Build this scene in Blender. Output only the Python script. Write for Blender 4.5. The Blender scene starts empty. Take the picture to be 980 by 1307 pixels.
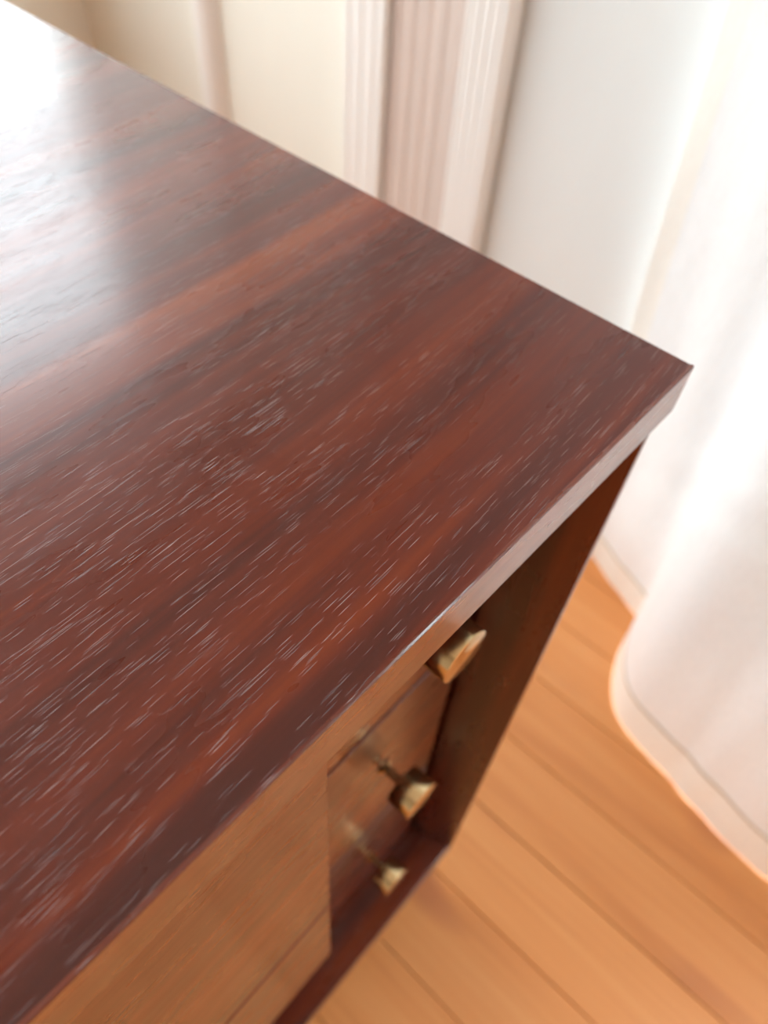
import bpy, bmesh, math, random
from mathutils import Vector, Matrix, noise

random.seed(7)
scene = bpy.context.scene
COL = scene.collection

# ------------------------------------------------------------------ scale and camera
S = 0.30                      # metres per working unit (camera to the front right corner of the top)
ZT = 2.40 * S                 # height of the sideboard top above the floor
RC = ((0.67277185, -0.7378742, 0.05403432),      # camera right / down / forward in world axes
      (-0.55760286, -0.55369585, -0.61846581),
      (0.48626854, 0.3859567, -0.78395174))
CAM = Vector((-0.79908 * S, -0.16622 * S, 0.57779 * S + ZT))
FPX = 937.0

cam_data = bpy.data.cameras.new('camera')
cam = bpy.data.objects.new('camera', cam_data)
COL.objects.link(cam)
r, d, f = (Vector(v) for v in RC)
cam.matrix_world = Matrix((
    (r.x, -d.x, -f.x, CAM.x),
    (r.y, -d.y, -f.y, CAM.y),
    (r.z, -d.z, -f.z, CAM.z),
    (0, 0, 0, 1)))
cam_data.sensor_fit = 'VERTICAL'
cam_data.sensor_height = 24.0
cam_data.lens = FPX / 1307.0 * 24.0
cam_data.clip_start = 0.01
cam_data.dof.use_dof = True
cam_data.dof.focus_distance = 0.205
cam_data.dof.aperture_fstop = cam_data.lens / 3.1     # about a 3.1 mm opening
scene.camera = cam

# ------------------------------------------------------------------ sky, light, exposure
world = bpy.data.worlds.new('sky')
scene.world = world
world.use_nodes = True
bg = world.node_tree.nodes['Background']
bg.inputs['Color'].default_value = (0.86, 0.94, 1.0, 1)
# overcast sky: radiance rises from the horizon to the zenith as (1 + 2 sin e) / 3; dull ground below the horizon
wt = world.node_tree
w_co = wt.nodes.new('ShaderNodeTexCoord')
w_sp = wt.nodes.new('ShaderNodeSeparateXYZ')
w_map = wt.nodes.new('ShaderNodeMapRange')
w_map.inputs['From Min'].default_value = 0.0
w_map.inputs['From Max'].default_value = 1.0
w_map.inputs['To Min'].default_value = 1 / 3
w_map.inputs['To Max'].default_value = 1.0
w_gr = wt.nodes.new('ShaderNodeMath'); w_gr.operation = 'GREATER_THAN'; w_gr.inputs[1].default_value = -0.02
w_a = wt.nodes.new('ShaderNodeMath'); w_a.operation = 'MULTIPLY_ADD'; w_a.inputs[1].default_value = 0.6; w_a.inputs[2].default_value = 0.4
w_m = wt.nodes.new('ShaderNodeMath'); w_m.operation = 'MULTIPLY'
w_s = wt.nodes.new('ShaderNodeMath'); w_s.operation = 'MULTIPLY'; w_s.inputs[1].default_value = 12.5
wt.links.new(w_co.outputs['Generated'], w_sp.inputs[0])
wt.links.new(w_sp.outputs[2], w_map.inputs['Value'])
wt.links.new(w_sp.outputs[2], w_gr.inputs[0])
wt.links.new(w_gr.outputs[0], w_a.inputs[0])
wt.links.new(w_map.outputs[0], w_m.inputs[0])
wt.links.new(w_a.outputs[0], w_m.inputs[1])
wt.links.new(w_m.outputs[0], w_s.inputs[0])
wt.links.new(w_s.outputs[0], bg.inputs['Strength'])

vs = scene.view_settings
vs.view_transform = 'Standard'
vs.look = 'None'
vs.gamma = 1.0
vs.use_curve_mapping = False
vs.exposure = 0.85

cy = scene.cycles
cy.max_bounces = 7
cy.diffuse_bounces = 4
cy.glossy_bounces = 3
cy.transmission_bounces = 4
cy.transparent_max_bounces = 8
cy.caustics_reflective = False
cy.caustics_refractive = False
cy.sample_clamp_indirect = 4.0
cy.blur_glossy = 0.5

def portal(loc, rot, sx, sy):
    l = bpy.data.lights.new('daylight_portal', 'AREA')
    l.shape = 'RECTANGLE'
    l.size, l.size_y = sx, sy
    l.cycles.is_portal = True
    o = bpy.data.objects.new('daylight_portal', l)
    COL.objects.link(o)
    o.location = loc
    o.rotation_euler = rot
    return o

# room extents (metres)
XR, XL = 0.525, -2.6
YB, YF = 1.32, -2.4
ZC = 2.45
# openings: window in the back wall, tall window behind the curtain
WB = dict(a0=-2.3, a1=0.513, z0=0.84, z1=1.80)  # widened to the left, out of view, for more light
WR = dict(a0=-2.2, a1=0.13, z0=0.12, z1=2.12)  # lengthened unseen past the curtain's end to light the floor
portal(((WB['a0'] + WB['a1']) / 2, YB + 0.14, (WB['z0'] + WB['z1']) / 2), (math.radians(-90), 0, 0), WB['a1'] - WB['a0'], WB['z1'] - WB['z0'])

portal((XR + 0.14, (WR['a0'] - 0.74) / 2, (WR['z0'] + WR['z1']) / 2), (0, math.radians(90), 0), WR['z1'] - WR['z0'], -0.74 - WR['a0'])

# ------------------------------------------------------------------ helpers
def P(x, y, z):
    """working units (origin: front right corner of the sideboard top) to metres"""
    return Vector((x * S, y * S, ZT + z * S))

ORG = {}
def link(name, data, parent=None, origin=(0, 0, 0)):
    o = bpy.data.objects.new(name, data)
    COL.objects.link(o)
    origin = Vector(origin)
    ORG[o.name] = origin
    if parent:
        o.parent = parent
        o.location = origin - ORG[parent.name]
    else:
        o.location = origin
    return o

def empty(name, loc):
    o = link(name, None, None, loc)
    o.empty_display_size = 0.05
    return o

def obj(name, bm, m, parent=None, origin=None, smooth=False):
    if origin is None:
        cs = [v.co for v in bm.verts]
        origin = Vector([(min(c[i] for c in cs) + max(c[i] for c in cs)) / 2 for i in range(3)])
    origin = Vector(origin)
    for v in bm.verts:
        v.co -= origin
    me = bpy.data.meshes.new(name)
    if smooth:
        for fc in bm.faces:
            fc.smooth = True
    bm.to_mesh(me)
    bm.free()
    me.materials.append(m)
    return link(name, me, parent, origin)

def add_box(bm, lo, hi, bev=0.0, seg=2):
    lo, hi = Vector(lo), Vector(hi)
    g = bmesh.ops.create_cube(bm, size=1.0)
    vs_ = g['verts']
    for v in vs_:
        v.co = Vector([(lo[i] + hi[i]) / 2 + v.co[i] * (hi[i] - lo[i]) for i in range(3)])
    if bev > 0:
        es = set()
        for v in vs_:
            es.update(v.link_edges)
        bmesh.ops.bevel(bm, geom=list(es), offset=bev, segments=seg, profile=0.5, affect='EDGES')
    return bm

def box(name, lo, hi, m, parent=None, bev=0.0, seg=2):
    return obj(name, add_box(bmesh.new(), lo, hi, bev, seg), m, parent)

def prism(name, pts, z0, z1, m, parent=None):
    """extrude a closed plan outline (x, y) from z0 to z1"""
    bm = bmesh.new()
    a = [bm.verts.new((x, y, z0)) for x, y in pts]
    b = [bm.verts.new((x, y, z1)) for x, y in pts]
    n = len(pts)
    bm.faces.new(a[::-1]); bm.faces.new(b)
    for i in range(n):
        bm.faces.new((a[i], a[(i + 1) % n], b[(i + 1) % n], b[i]))
    bmesh.ops.recalc_face_normals(bm, faces=bm.faces[:])
    return obj(name, bm, m, parent)

def lathe(name, prof, m, parent, base, seg=40):
    """profile (radius, distance along -y) turned about the -y axis through base"""
    bm = bmesh.new()
    rings = []
    for rr, t in prof:
        if rr < 1e-6:
            rings.append([bm.verts.new((base.x, base.y - t, base.z))])
        else:
            rings.append([bm.verts.new((base.x + rr * math.cos(2 * math.pi * k / seg), base.y - t, base.z + rr * math.sin(2 * math.pi * k / seg))) for k in range(seg)])
    for a, b in zip(rings, rings[1:]):
        for k in range(seg):
            k2 = (k + 1) % seg
            q = [a[k % len(a)], a[k2 % len(a)], b[k2 % len(b)], b[k % len(b)]]
            u = []
            for v in q:
                if v not in u:
                    u.append(v)
            if len(u) > 2:
                bm.faces.new(u)
    bmesh.ops.recalc_face_normals(bm, faces=bm.faces[:])
    o = obj(name, bm, m, parent, base, smooth=False)
    for p in o.data.polygons:
        p.use_smooth = True
    o.data.set_sharp_from_angle(angle=math.radians(28))
    return o

def tag(o, label=None, cat=None, group=None, kind=None):
    if label: o['label'] = label
    if cat: o['category'] = cat
    if group: o['group'] = group
    if kind: o['kind'] = kind
    return o

# ------------------------------------------------------------------ materials
class NT:
    def __init__(self, name):
        self.m = bpy.data.materials.new(name)
        self.m.use_nodes = True
        self.t = self.m.node_tree
        self.b = self.t.nodes['Principled BSDF']
        self.out = self.t.nodes['Material Output']
    def n(self, kind, **kw):
        nd = self.t.nodes.new(kind)
        for k, v in kw.items():
            setattr(nd, k, v)
        return nd
    def l(self, a, b):
        self.t.links.new(a, b)
    def val(self, sock, v):
        if hasattr(v, 'is_linked') or hasattr(v, 'links'):
            self.l(v, sock)
        else:
            sock.default_value = v
    def math(self, op, a, b=0.0, clamp=False):
        nd = self.n('ShaderNodeMath', operation=op, use_clamp=clamp)
        self.val(nd.inputs[0], a); self.val(nd.inputs[1], b)
        return nd.outputs[0]
    def mapping(self, vec, scale=(1, 1, 1), loc=(0, 0, 0), rot=(0, 0, 0)):
        nd = self.n('ShaderNodeMapping')
        nd.inputs['Scale'].default_value = scale
        nd.inputs['Location'].default_value = loc
        nd.inputs['Rotation'].default_value = rot
        self.l(vec, nd.inputs['Vector'])
        return nd.outputs[0]
    def noise(self, vec, scale=1.0, detail=2.0, rough=0.5, dist=0.0):
        nd = self.n('ShaderNodeTexNoise')
        self.l(vec, nd.inputs['Vector'])
        nd.inputs['Scale'].default_value = scale
        nd.inputs['Detail'].default_value = detail
        nd.inputs['Roughness'].default_value = rough
        nd.inputs['Distortion'].default_value = dist
        return nd.outputs['Fac']
    def ramp(self, fac, stops, interp='LINEAR'):
        nd = self.n('ShaderNodeValToRGB')
        cr = nd.color_ramp
        cr.interpolation = interp
        while len(cr.elements) < len(stops):
            cr.elements.new(0.5)
        for e, (p, c) in zip(cr.elements, stops):
            e.position = p
            e.color = (c[0], c[1], c[2], 1) if not isinstance(c, float) else (c, c, c, 1)
        self.l(fac, nd.inputs[0])
        return nd.outputs[0]
    def mix(self, fac, a, b, blend='MIX'):
        nd = self.n('ShaderNodeMix', data_type='RGBA', blend_type=blend)
        self.val(nd.inputs['Factor'], fac)
        self.val(nd.inputs['A'], a if not isinstance(a, tuple) else (*a, 1))
        self.val(nd.inputs['B'], b if not isinstance(b, tuple) else (*b, 1))
        return nd.outputs['Result']
    def bump(self, h, strength, dist):
        nd = self.n('ShaderNodeBump')
        nd.inputs['Strength'].default_value = strength
        nd.inputs['Distance'].default_value = dist
        self.l(h, nd.inputs['Height'])
        return nd.outputs[0]

def wood_cabinet(name, along='x', skew=0.0, pores=1.0, coat=0.3, coat_rough=0.16):
    """open-pored dark red-brown lacquered hardwood; the grain runs along one local axis"""
    t = NT(name)
    tc = t.n('ShaderNodeTexCoord').outputs['Object']
    if along == 'z':
        tc = t.mapping(tc, rot=(0, math.radians(90), 0))
    tc = t.mapping(tc, rot=(0, 0, skew))
    # slow wander of the grain lines
    w = t.noise(t.mapping(tc, (3.0, 9.0, 9.0)), 1.0, 2.0, 0.5)
    wv = t.math('MULTIPLY', t.math('SUBTRACT', w, 0.5), 0.020)
    comb = t.n('ShaderNodeCombineXYZ'); t.l(wv, comb.inputs[1])
    add = t.n('ShaderNodeVectorMath', operation='ADD'); t.l(tc, add.inputs[0]); t.l(comb.outputs[0], add.inputs[1])
    g = add.outputs[0]
    broad = t.noise(t.mapping(g, (1.3, 26.0, 26.0), (0.31, 0.7, 0)), 1.0, 3.0, 0.55)
    mid = t.noise(t.mapping(g, (2.2, 95.0, 95.0), (2.3, 0.2, 0)), 1.0, 3.0, 0.6)
    fine = t.noise(t.mapping(g, (9.0, 520.0, 520.0)), 1.0, 2.0, 0.6)
    s = t.math('ADD', t.math('MULTIPLY', broad, 0.62), t.math('MULTIPLY', mid, 0.28))
    s = t.math('ADD', s, t.math('MULTIPLY', fine, 0.10))
    col = t.ramp(s, [(0.34, (0.036, 0.0070, 0.0045)), (0.45, (0.066, 0.0100, 0.0046)), (0.53, (0.104, 0.0145, 0.0046)),
                     (0.60, (0.148, 0.0230, 0.0048)), (0.68, (0.200, 0.0370, 0.0065))])
    # open pores: short dashes along the grain, gathered in bands
    def dashes(sx, sy, loc, lo, hi):
        vo = t.n('ShaderNodeTexVoronoi', feature='F1')
        t.l(t.mapping(g, (sx, sy, sy), loc), vo.inputs['Vector'])
        vo.inputs['Scale'].default_value = 1.0
        return t.ramp(vo.outputs['Distance'], [(lo, 1.0), (hi, 0.0)])
    dash = dashes(60.0, 2100.0, (0, 0, 0), 0.08, 0.21)
    dash2 = dashes(27.0, 1750.0, (0.2, 5.1, 0), 0.08, 0.18)
    band = t.noise(t.mapping(g, (2.6, 70.0, 70.0), (1.1, 3.0, 0)), 1.0, 3.0, 0.6)
    bandm = t.ramp(band, [(0.38, 0.06), (0.55, 1.0)])
    clump = t.ramp(t.noise(t.mapping(g, (9.0, 30.0, 30.0), (4.0, 1.0, 0)), 1.0, 2.0, 0.5), [(0.30, 0.25), (0.5, 1.0)])
    pore = t.math('MULTIPLY', t.math('MAXIMUM', dash, dash2), t.math('MULTIPLY', bandm, clump), clamp=True)
    pale_glint = t.ramp(t.noise(t.mapping(g, (60.0, 500.0, 500.0), (7, 2, 0)), 1.0, 1.0, 0.5), [(0.40, 0.0), (0.54, 1.0)])  # pale pores: glints on the pore edges, painted into the colour
    pcol = t.mix(pale_glint, (0.035, 0.014, 0.012), (0.34, 0.22, 0.20))
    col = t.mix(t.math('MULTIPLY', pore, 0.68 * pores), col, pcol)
    t.l(col, t.b.inputs['Base Color'])
    h = t.math('SUBTRACT', t.math('MULTIPLY', fine, 0.10), pore)
    t.l(t.bump(h, 0.55 * pores + 0.1, 0.00022), t.b.inputs['Normal'])
    rv = t.ramp(t.noise(t.mapping(g, (14.0, 60.0, 60.0)), 1.0, 3.0, 0.6), [(0.3, 0.24), (0.7, 0.34)])
    t.b.inputs['Coat Weight'].default_value = coat
    t.b.inputs['Coat Roughness'].default_value = coat_rough
    t.l(t.bump(h, 0.35, 0.00018), t.b.inputs['Coat Normal'])
    t.l(rv, t.b.inputs['Roughness'])
    t.b.inputs['IOR'].default_value = 1.45
    t.b.inputs['Specular IOR Level'].default_value = 0.38
    return t.m

def floor_wood():
    t = NT('oiled_floor_board')
    tc = t.n('ShaderNodeTexCoord').outputs['Object']
    oi = t.n('ShaderNodeObjectInfo').outputs['Random']
    comb = t.n('ShaderNodeCombineXYZ')
    t.l(t.math('MULTIPLY', oi, 37.0), comb.inputs[0]); t.l(t.math('MULTIPLY', oi, 91.0), comb.inputs[1])
    add = t.n('ShaderNodeVectorMath', operation='ADD'); t.l(tc, add.inputs[0]); t.l(comb.outputs[0], add.inputs[1])
    g = add.outputs[0]
    a = t.noise(t.mapping(g, (28.0, 1.4, 1.0)), 1.0, 4.0, 0.6, 0.6)
    b = t.noise(t.mapping(g, (170.0, 4.0, 1.0)), 1.0, 2.0, 0.6)
    s = t.math('ADD', t.math('MULTIPLY', a, 0.75), t.math('MULTIPLY', b, 0.25))
    s = t.math('ADD', s, t.math('MULTIPLY', t.math('SUBTRACT', oi, 0.5), 0.08))
    col = t.ramp(s, [(0.30, (0.58, 0.205, 0.055)), (0.5, (0.69, 0.27, 0.080)), (0.70, (0.75, 0.33, 0.112))])
    kn = t.ramp(t.noise(t.mapping(g, (13.0, 6.0, 1.0)), 1.0, 1.0, 0.4), [(0.66, 0.0), (0.78, 0.75)])
    col = t.mix(kn, col, (0.46, 0.15, 0.055))
    t.l(col, t.b.inputs['Base Color'])
    t.l(t.bump(b, 0.15, 0.0004), t.b.inputs['Normal'])
    t.b.inputs['Roughness'].default_value = 0.42
    return t.m

def paint(name, col, rough=0.5, var=0.06, vscale=(2, 2, 0.6), bump=0.0):
    t = NT(name)
    tc = t.n('ShaderNodeTexCoord').outputs['Object']
    a = t.noise(t.mapping(tc, vscale), 2.0, 4.0, 0.6)
    lo = tuple(c * (1 - var) for c in col); hi = tuple(min(1, c * (1 + var)) for c in col)
    t.l(t.ramp(a, [(0.3, lo), (0.7, hi)]), t.b.inputs['Base Color'])
    t.b.inputs['Roughness'].default_value = rough
    if bump:
        t.l(t.bump(t.noise(tc, 120.0, 3.0), bump, 0.0006), t.b.inputs['Normal'])
    return t.m

def brass(name, rough):
    t = NT(name)
    tc = t.n('ShaderNodeTexCoord').outputs['Object']
    a = t.noise(t.mapping(tc, (400, 400, 400)), 1.0, 3.0, 0.6)
    t.l(t.ramp(a, [(0.3, (0.60, 0.45, 0.23)), (0.7, (0.70, 0.54, 0.30))]), t.b.inputs['Base Color'])
    t.b.inputs['Metallic'].default_value = 1.0
    t.b.inputs['Roughness'].default_value = rough
    return t.m

def curtain_fabric(name, dens, warm, trans):
    """thin white weave: reflects some light, lets the rest through"""
    t = NT(name)
    t.t.nodes.remove(t.b)
    tc = t.n('ShaderNodeTexCoord').outputs['Object']
    a = t.noise(t.mapping(tc, (600, 600, 40)), 1.0, 2.0, 0.6)
    hi = tuple(0.93 * c for c in warm); lo = tuple(0.86 * c for c in warm)
    col = t.ramp(a, [(0.3, lo), (0.7, hi)])
    df = t.n('ShaderNodeBsdfDiffuse'); t.l(col, df.inputs['Color'])
    tl = t.n('ShaderNodeBsdfTranslucent'); t.l(col, tl.inputs['Color'])
    tr = t.n('ShaderNodeBsdfTransparent')
    m1 = t.n('ShaderNodeMixShader'); m1.inputs[0].default_value = trans
    t.l(df.outputs[0], m1.inputs[1]); t.l(tl.outputs[0], m1.inputs[2])
    m2 = t.n('ShaderNodeMixShader'); m2.inputs[0].default_value = dens
    t.l(tr.outputs[0], m2.inputs[1]); t.l(m1.outputs[0], m2.inputs[2])
    t.l(m2.outputs[0], t.out.inputs['Surface'])
    return t.m

def pane_glass():
    t = NT('window_glass')
    t.t.nodes.remove(t.b)
    tr = t.n('ShaderNodeBsdfTransparent'); tr.inputs['Color'].default_value = (0.97, 0.985, 0.98, 1)
    gl = t.n('ShaderNodeBsdfGlossy'); gl.inputs['Roughness'].default_value = 0.02
    m = t.n('ShaderNodeMixShader'); m.inputs[0].default_value = 0.06
    t.l(tr.outputs[0], m.inputs[1]); t.l(gl.outputs[0], m.inputs[2])
    t.l(m.outputs[0], t.out.inputs['Surface'])
    return t.m

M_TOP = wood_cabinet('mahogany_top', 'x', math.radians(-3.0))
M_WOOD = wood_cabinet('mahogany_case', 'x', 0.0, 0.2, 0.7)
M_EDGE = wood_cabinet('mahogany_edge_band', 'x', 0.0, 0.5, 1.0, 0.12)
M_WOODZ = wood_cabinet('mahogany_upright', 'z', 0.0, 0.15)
M_FLOOR = floor_wood()
M_SUB = paint('dark_subfloor', (0.10, 0.045, 0.02), 0.8)
M_CREAM = paint('cream_wall_paint', (0.87, 0.85, 0.765), 0.55, 0.03, (1.5, 1.5, 0.5), 0.05)
M_WHITE = paint('white_gloss_paint', (0.86, 0.83, 0.80), 0.35, 0.03)
M_PINK = paint('pinkish_trim', (0.66, 0.545, 0.49), 0.45, 0.06, (30, 30, 0.5))  # pinkish tone, darker than the white trim
M_COOL = paint('pale_grey_door_paint', (0.75, 0.77, 0.76), 0.35, 0.025, (3, 3, 0.5))
M_CEIL = paint('ceiling_white', (0.84, 0.83, 0.80), 0.8, 0.02)
M_ROOM = paint('room_wall_brown', (0.44, 0.385, 0.32), 0.7, 0.02)
M_BRASS = brass('satin_brass', 0.15)
M_CURT = curtain_fabric('sheer_white_curtain', 0.985, (0.90, 0.885, 0.88), 0.08)
M_HEM = curtain_fabric('double_curtain_hem', 0.99, (0.95, 0.90, 0.83), 0.085)
M_SEAM = paint('curtain_stitching', (0.60, 0.49, 0.37), 0.8)
M_GLASS = pane_glass()

# ------------------------------------------------------------------ room shell
floor = tag(box('floor', (XL, YF, -0.06), (XR + 0.15, YB, -0.016), M_SUB), kind='structure')
PW = 0.092
xi = XL
while xi < XR - 0.01:
    y = YF - random.uniform(0, 1.2)
    x1 = min(xi + PW, XR + 0.02)
    while y < YB:
        L = random.choice((1.2, 1.5, 1.8))
        a, b = max(y, YF), min(y + L, YB)
        if b - a > 0.06:
            dz = random.uniform(-0.0006, 0.0)
            box('floor_plank', (xi + 0.0004, a + 0.0004, -0.016), (x1 - 0.0004, b - 0.0004, dz), M_FLOOR, floor, 0.0008, 1)
        y += L
    xi += PW

def wall_with_opening(name, axis, pos, thick, a0, a1, op, m):
    """wall in the plane axis=pos, running a0..a1 along the other axis, with one opening"""
    bm = bmesh.new()
    def bit(p0, p1, z0, z1):
        if axis == 'x':
            add_box(bm, (min(pos, pos + thick), p0, z0), (max(pos, pos + thick), p1, z1))
        else:
            add_box(bm, (p0, min(pos, pos + thick), z0), (p1, max(pos, pos + thick), z1))
    if op:
        bit(a0, op['a0'], -0.06, ZC); bit(op['a1'], a1, -0.06, ZC)
        bit(op['a0'], op['a1'], -0.06, op['z0']); bit(op['a0'], op['a1'], op['z1'], ZC)
    else:
        bit(a0, a1, -0.06, ZC)
    return tag(obj(name, bm, m), kind='structure')

wall_with_opening('wall_right', 'x', XR, 0.15, YF - 0.15, YB + 0.15, WR, M_CREAM)
wall_with_opening('wall_back', 'y', YB, 0.15, XL, XR, WB, M_CREAM)
wall_with_opening('wall_front', 'y', YF, -0.15, XL, XR, None, M_ROOM)
wall_with_opening('wall_left', 'x', XL, -0.15, YF - 0.15, YB + 0.15, None, M_ROOM)
tag(box('ceiling', (XL - 0.15, YF - 0.15, ZC), (XR + 0.15, YB + 0.15, ZC + 0.08), M_CEIL), kind='structure')

def window(name, axis, pos, op, bars_z=(), bars_a=(), fw=0.035):
    """frame, glazing bars and one pane per light, standing in the opening of a wall"""
    mid = pos
    ft = 0.05
    def lohi(a0, a1, z0, z1, t):
        if axis == 'x':
            return (mid - t / 2, a0, z0), (mid + t / 2, a1, z1)
        return (a0, mid - t / 2, z0), (a1, mid + t / 2, z1)
    root = tag(empty(name, (mid, (op['a0'] + op['a1']) / 2, op['z0']) if axis == 'x' else ((op['a0'] + op['a1']) / 2, mid, op['z0'])), kind='structure')
    bm = bmesh.new()
    for q in ((op['a0'], op['a0'] + fw, op['z0'], op['z1']), (op['a1'] - fw, op['a1'], op['z0'], op['z1']),
              (op['a0'] + fw, op['a1'] - fw, op['z0'], op['z0'] + fw), (op['a0'] + fw, op['a1'] - fw, op['z1'] - fw, op['z1'])):
        add_box(bm, *lohi(*q, ft), 0.004, 1)
    obj('window_frame', bm, M_WHITE, root)
    bw = 0.026
    for z in bars_z:
        box('glazing_bar', *lohi(op['a0'] + fw, op['a1'] - fw, z - bw, z + bw, 0.04), M_WHITE, root, 0.003, 1)
    for a in bars_a:
        box('glazing_bar', *lohi(a - bw, a + bw, op['z0'] + fw, op['z1'] - fw, 0.036), M_WHITE, root, 0.003, 1)
    zs = [op['z0'] + fw] + list(bars_z) + [op['z1'] - fw]
    as_ = [op['a0'] + fw] + list(bars_a) + [op['a1'] - fw]
    for za, zb in zip(zs, zs[1:]):
        for aa, ab in zip(as_, as_[1:]):
            box('pane', *lohi(aa, ab, za, zb, 0.004), M_GLASS, root)
    return root

window('window_1', 'y', YB + 0.03, WB, (1.25,), (-1.36, -0.42), 0.02)
window('window_2', 'x', XR + 0.08, WR, (1.05,), (-0.80,))

# door frame and door leaf on the right wall, seen past the end of the sideboard
U = S
zt = 2.2
def fluted(name, y0, y1, depth, flutes, m, z1=zt):
    """upright casing board with rounded edges and fine vertical flutes"""
    pts = [(XR, y1), (XR, y0), (XR - depth + 0.004, y0), (XR - depth, y0 + 0.004)]
    n = flutes
    w = (y1 - y0 - 0.008) / max(n, 1)
    for i in range(n):
        ya = y0 + 0.004 + i * w
        pts += [(XR - depth, ya + w * 0.25), (XR - depth + 0.0012, ya + w * 0.38), (XR - depth + 0.0012, ya + w * 0.55), (XR - depth, ya + w * 0.68)]
    pts += [(XR - depth, y1 - 0.004), (XR - depth + 0.004, y1)]
    return tag(prism(name, pts, 0.0, z1, m), kind='structure')
fluted('trim_1', 2.02 * U, 2.26 * U, 0.016, 3, M_WHITE)
fluted('trim_2', 1.605 * U, 2.018 * U, 0.007, 5, M_PINK)
fluted('trim_3', 1.41 * U, 1.603 * U, 0.034, 4, M_WHITE)
box_lo, box_hi = (XR - 0.012, WR['a1'] + 0.01, 0.01), (XR, 1.408 * U, zt)
tag(box('door_1', box_lo, box_hi, M_COOL, None, 0.002, 1), kind='structure')
# rounded upright batten on the cream wall
pts = [(XR, 3.32 * U), (XR, 3.14 * U)]
for k in range(0, 9):
    a = math.pi * k / 8
    pts.append((XR - 0.022 * math.sin(a), (3.23 - 0.09 * math.cos(a)) * U))
tag(prism('trim_4', pts[:2] + pts[3:-1], 0.0, zt, M_WHITE), kind='structure')

# ------------------------------------------------------------------ sideboard
TOP_T = 0.077      # thickness of the top, units
PX = -0.062        # outer face of the right side panel
PT = 0.05          # panel thickness
XE = -3.6          # left end of the top
DEP = 1.74         # depth of the top
ZB = -2.14         # underside of the case
side = empty('sideboard', P(XE / 2, DEP / 2, -2.4))
tag(side, 'dark red-brown open-grained wooden sideboard with small round brass knobs', 'sideboard')

bm = bmesh.new()
YE = 0.005 * S
add_box(bm, P(XE, 0.005, -TOP_T), P(0, DEP, 0))
es = [e for e in bm.edges if not all(v.co.y < YE + 1e-5 for v in e.verts)]
bmesh.ops.bevel(bm, geom=es, offset=0.0007, segments=2, profile=0.5, affect='EDGES')
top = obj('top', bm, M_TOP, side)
bm = add_box(bmesh.new(), P(XE, 0, -TOP_T), P(0, 0.005, 0))
bmesh.ops.bevel(bm, geom=[e for e in bm.edges if all(v.co.y < 1e-5 for v in e.verts)], offset=0.0006, segments=2, profile=0.5, affect='EDGES')
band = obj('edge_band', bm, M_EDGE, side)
band['label'] = 'glossy front edge of the top'
top['label'] = 'dark mahogany top with open grain and a bright window sheen'

def panel(name, a, b, m, bev=0.0012):
    return box(name, P(*a), P(*b), m, side, bev, 2)
# side panels: the inner face is splayed out to a thin front lip
for xo, dx in ((PX, -1), (XE + 0.062, 1)):
    plan = [(xo, 0.0), (xo, DEP - 0.03), (xo + dx * PT, DEP - 0.03), (xo + dx * PT, 0.13), (xo + dx * 0.012, 0.0)]
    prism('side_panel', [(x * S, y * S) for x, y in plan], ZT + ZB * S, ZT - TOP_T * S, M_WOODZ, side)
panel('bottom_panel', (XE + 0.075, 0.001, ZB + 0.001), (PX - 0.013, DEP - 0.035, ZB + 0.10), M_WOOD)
panel('back_panel', (XE + 0.062 + PT, DEP - 0.06, ZB + 0.10), (PX - PT, DEP - 0.03, -TOP_T), M_WOOD)
DX = -0.600        # right edge of the flush left-hand drawers / left edge of the recessed bay
panel('partition', (DX - 0.055, 0.135, ZB + 0.10), (DX - 0.005, DEP - 0.06, -TOP_T), M_WOODZ)

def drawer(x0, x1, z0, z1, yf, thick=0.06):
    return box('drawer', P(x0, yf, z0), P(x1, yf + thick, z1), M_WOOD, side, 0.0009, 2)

# left-hand drawers: plain fronts, nearly flush with the frame
YL = 0.040
G = 0.012
cols = ((-1.98, DX), (XE + 0.062 + PT + G, -1.98 - 2 * G))
for x0, x1 in cols:
    for z0, z1 in ((-1.02 + G, -TOP_T - 0.004), (-1.66, -1.02 - G)):
        dr = drawer(x0, x1, z0, z1, YL)

panel('kick_board', (XE + 0.062 + PT, 0.10, ZB + 0.10), (DX, 0.14, -1.67), M_WOOD)

# right-hand bay: three recessed drawers, each with a brass disc knob on a thin stem
YR = 0.135
KX = -0.345
KN = P(0, 0.030, 0).y
for (z0, z1, kz) in ((-0.66, -TOP_T - 0.004, -0.33), (-1.38, -0.682, -0.97), (-2.0, -1.402, -1.72)):
    dr = drawer(DX + 0.008, PX - PT - 0.022, z0, z1, YR)
    base = P(KX, YR, kz)
    Lk = base.y - KN
    hd = 0.055 * S
    R_ = 0.046 * S
    b_ = 0.0005
    lathe('knob_stem', [(0, 0), (0.0055, 0), (0.0055, 0.0012), (0.0030, 0.0030), (0.0028, Lk - hd - 0.002), (0.0042, Lk - hd), (0, Lk - hd)], M_BRASS, dr, base, 24)
    lathe('knob', [(0, Lk - hd), (R_ - b_, Lk - hd), (R_, Lk - hd + b_), (R_, Lk - b_), (R_ - b_ * 0.3, Lk - b_ * 0.3), (R_ - b_, Lk), (0, Lk)], M_BRASS, dr, base, 48)

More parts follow.
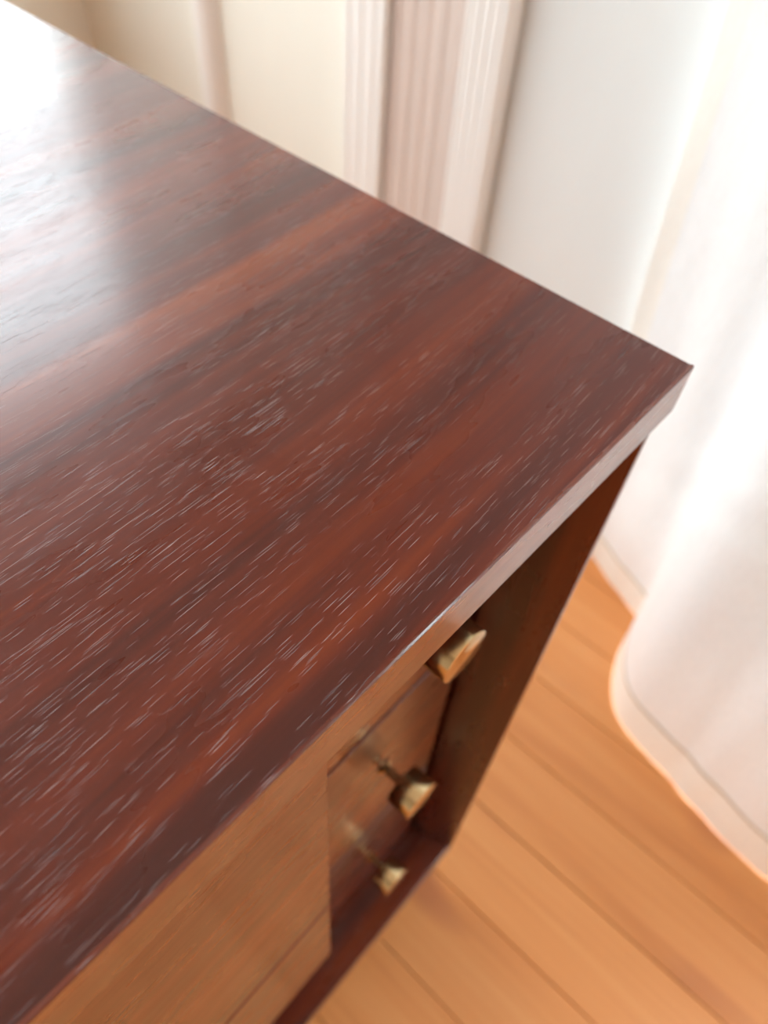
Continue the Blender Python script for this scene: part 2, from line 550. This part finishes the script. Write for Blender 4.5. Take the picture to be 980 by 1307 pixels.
# four short tapered feet under the case
for fx in (XE + 0.35, -0.35):
    for fy in (0.3, DEP - 0.3):
        bm = bmesh.new()
        a, b = P(fx, fy, ZB), P(fx, fy, -2.4)
        ra, rb = 0.075 * S, 0.045 * S
        va = [bm.verts.new(a + Vector((ra * math.cos(k * math.pi / 8), ra * math.sin(k * math.pi / 8), 0))) for k in range(16)]
        vb = [bm.verts.new(b + Vector((rb * math.cos(k * math.pi / 8), rb * math.sin(k * math.pi / 8), 0))) for k in range(16)]
        bm.faces.new(va); bm.faces.new(vb[::-1])
        for k in range(16):
            bm.faces.new((va[k], vb[k], vb[(k + 1) % 16], va[(k + 1) % 16]))
        bmesh.ops.recalc_face_normals(bm, faces=bm.faces[:])
        obj('leg', bm, M_WOODZ, side)

# ------------------------------------------------------------------ curtain
def catmull(pts, n):
    out = []
    p = [pts[0]] + list(pts) + [pts[-1]]
    for i in range(1, len(p) - 2):
        for k in range(n):
            t = k / n
            q = []
            for c in range(2):
                a, b, c_, d_ = p[i - 1][c], p[i][c], p[i + 1][c], p[i + 2][c]
                q.append(0.5 * (2 * b + (c_ - a) * t + (2 * a - 5 * b + 4 * c_ - d_) * t * t + (3 * b - a - 3 * c_ + d_) * t ** 3))
            out.append(tuple(q))
    out.append(tuple(pts[-1]))
    return out

# (x, y) in units along the hem on the floor and along the gathered top
HEM = [(1.60, 0.50), (1.56, 0.34), (1.47, 0.12), (1.40, 0.00), (1.22, -0.01), (1.055, -0.07), (0.93, -0.17), (0.88, -0.30), (0.86, -0.45), (0.80, -0.65),
       (0.77, -0.98), (0.84, -1.30), (1.05, -1.55), (0.92, -1.85), (0.80, -2.30), (0.98, -2.45)]
TOPP = [(1.50, 0.75), (1.46, 0.64), (1.44, 0.48), (1.47, 0.30), (1.42, 0.16), (1.30, 0.10), (1.30, 0.00), (1.36, -0.12), (1.44, -0.25), (1.40, -0.45),
        (1.30, -0.75), (1.38, -1.1), (1.46, -1.4), (1.36, -1.75), (1.28, -2.2), (1.40, -2.4)]
NU = 8
hemp, topp = catmull(HEM, NU), catmull(TOPP, NU)
ZTOP = 2.2
def curt_pt(i, z):
    h, t = hemp[i], topp[i]
    v = min(1.0, z / 1.5)
    k = 1 - (1 - v) ** 1.7
    x = h[0] + (t[0] - h[0]) * k
    y = h[1] + (t[1] - h[1]) * k
    p = Vector((x * S, y * S, z))
    w = noise.noise(Vector((p.y * 14, z * 1.2, 3.7))) * 0.006 + noise.noise(Vector((p.y * 34, z * 4.0, 9.1))) * 0.0022
    p.x += w
    # a slightly uneven hem line
    if z < 0.2:
        p.z += (1 - z / 0.2) * (0.0004 + 0.0004 * noise.noise(Vector((i * 0.31, 0, 0))))
    return p

def sheet(name, i0, i1, zs, m, parent, off=0.0, thick=0.0):
    bm = bmesh.new()
    grid = [[bm.verts.new(curt_pt(i, z)) for z in zs] for i in range(i0, i1 + 1)]
    for a, b in zip(grid, grid[1:]):
        for k in range(len(zs) - 1):
            bm.faces.new((a[k], b[k], b[k + 1], a[k + 1]))
    bm.normal_update()
    if off:
        for v in bm.verts:
            v.co -= v.normal * off * (1 if v.normal.x > 0 else -1)
    o = obj(name, bm, m, parent, smooth=True)
    return o

HZ = 0.055
zs_main = [HZ + (ZTOP - HZ) * (k / 46) ** 1.3 for k in range(47)]
zs_hem = [HZ * k / 5 for k in range(6)]
N = len(hemp) - 1
SH = 5              # columns of the side hem
curtain = empty('curtain', P(1.1, -0.5, -2.4))
tag(curtain, 'sheer white floor-length curtain beside the sideboard, backlit by daylight', 'curtain')
sheet('curtain_sheet', SH, N, zs_main, M_CURT, curtain)
hm = sheet('bottom_hem', 0, N, zs_hem, M_HEM, curtain)
hm['label'] = 'stitched cream bottom hem of the curtain'
sd = sheet('side_hem', 0, SH, zs_main, M_HEM, curtain)
def seam(name, pts):
    bm = bmesh.new()
    w, h = 0.0010, 0.0012
    rows = []
    for p in pts:
        q = p + Vector((-0.0012, 0, 0))
        rows.append([bm.verts.new(q + Vector(dv)) for dv in ((-w, 0, -h), (-w, 0, h), (w, 0, h), (w, 0, -h))])
    for a, b in zip(rows, rows[1:]):
        for k in range(4):
            bm.faces.new((a[k], a[(k + 1) % 4], b[(k + 1) % 4], b[k]))
    bmesh.ops.recalc_face_normals(bm, faces=bm.faces[:])
    return obj(name, bm, M_SEAM, curtain)
seam('hem_stitching', [curt_pt(i, HZ) for i in range(0, N + 1)])
sd['label'] = 'stitched beige side hem of the curtain'
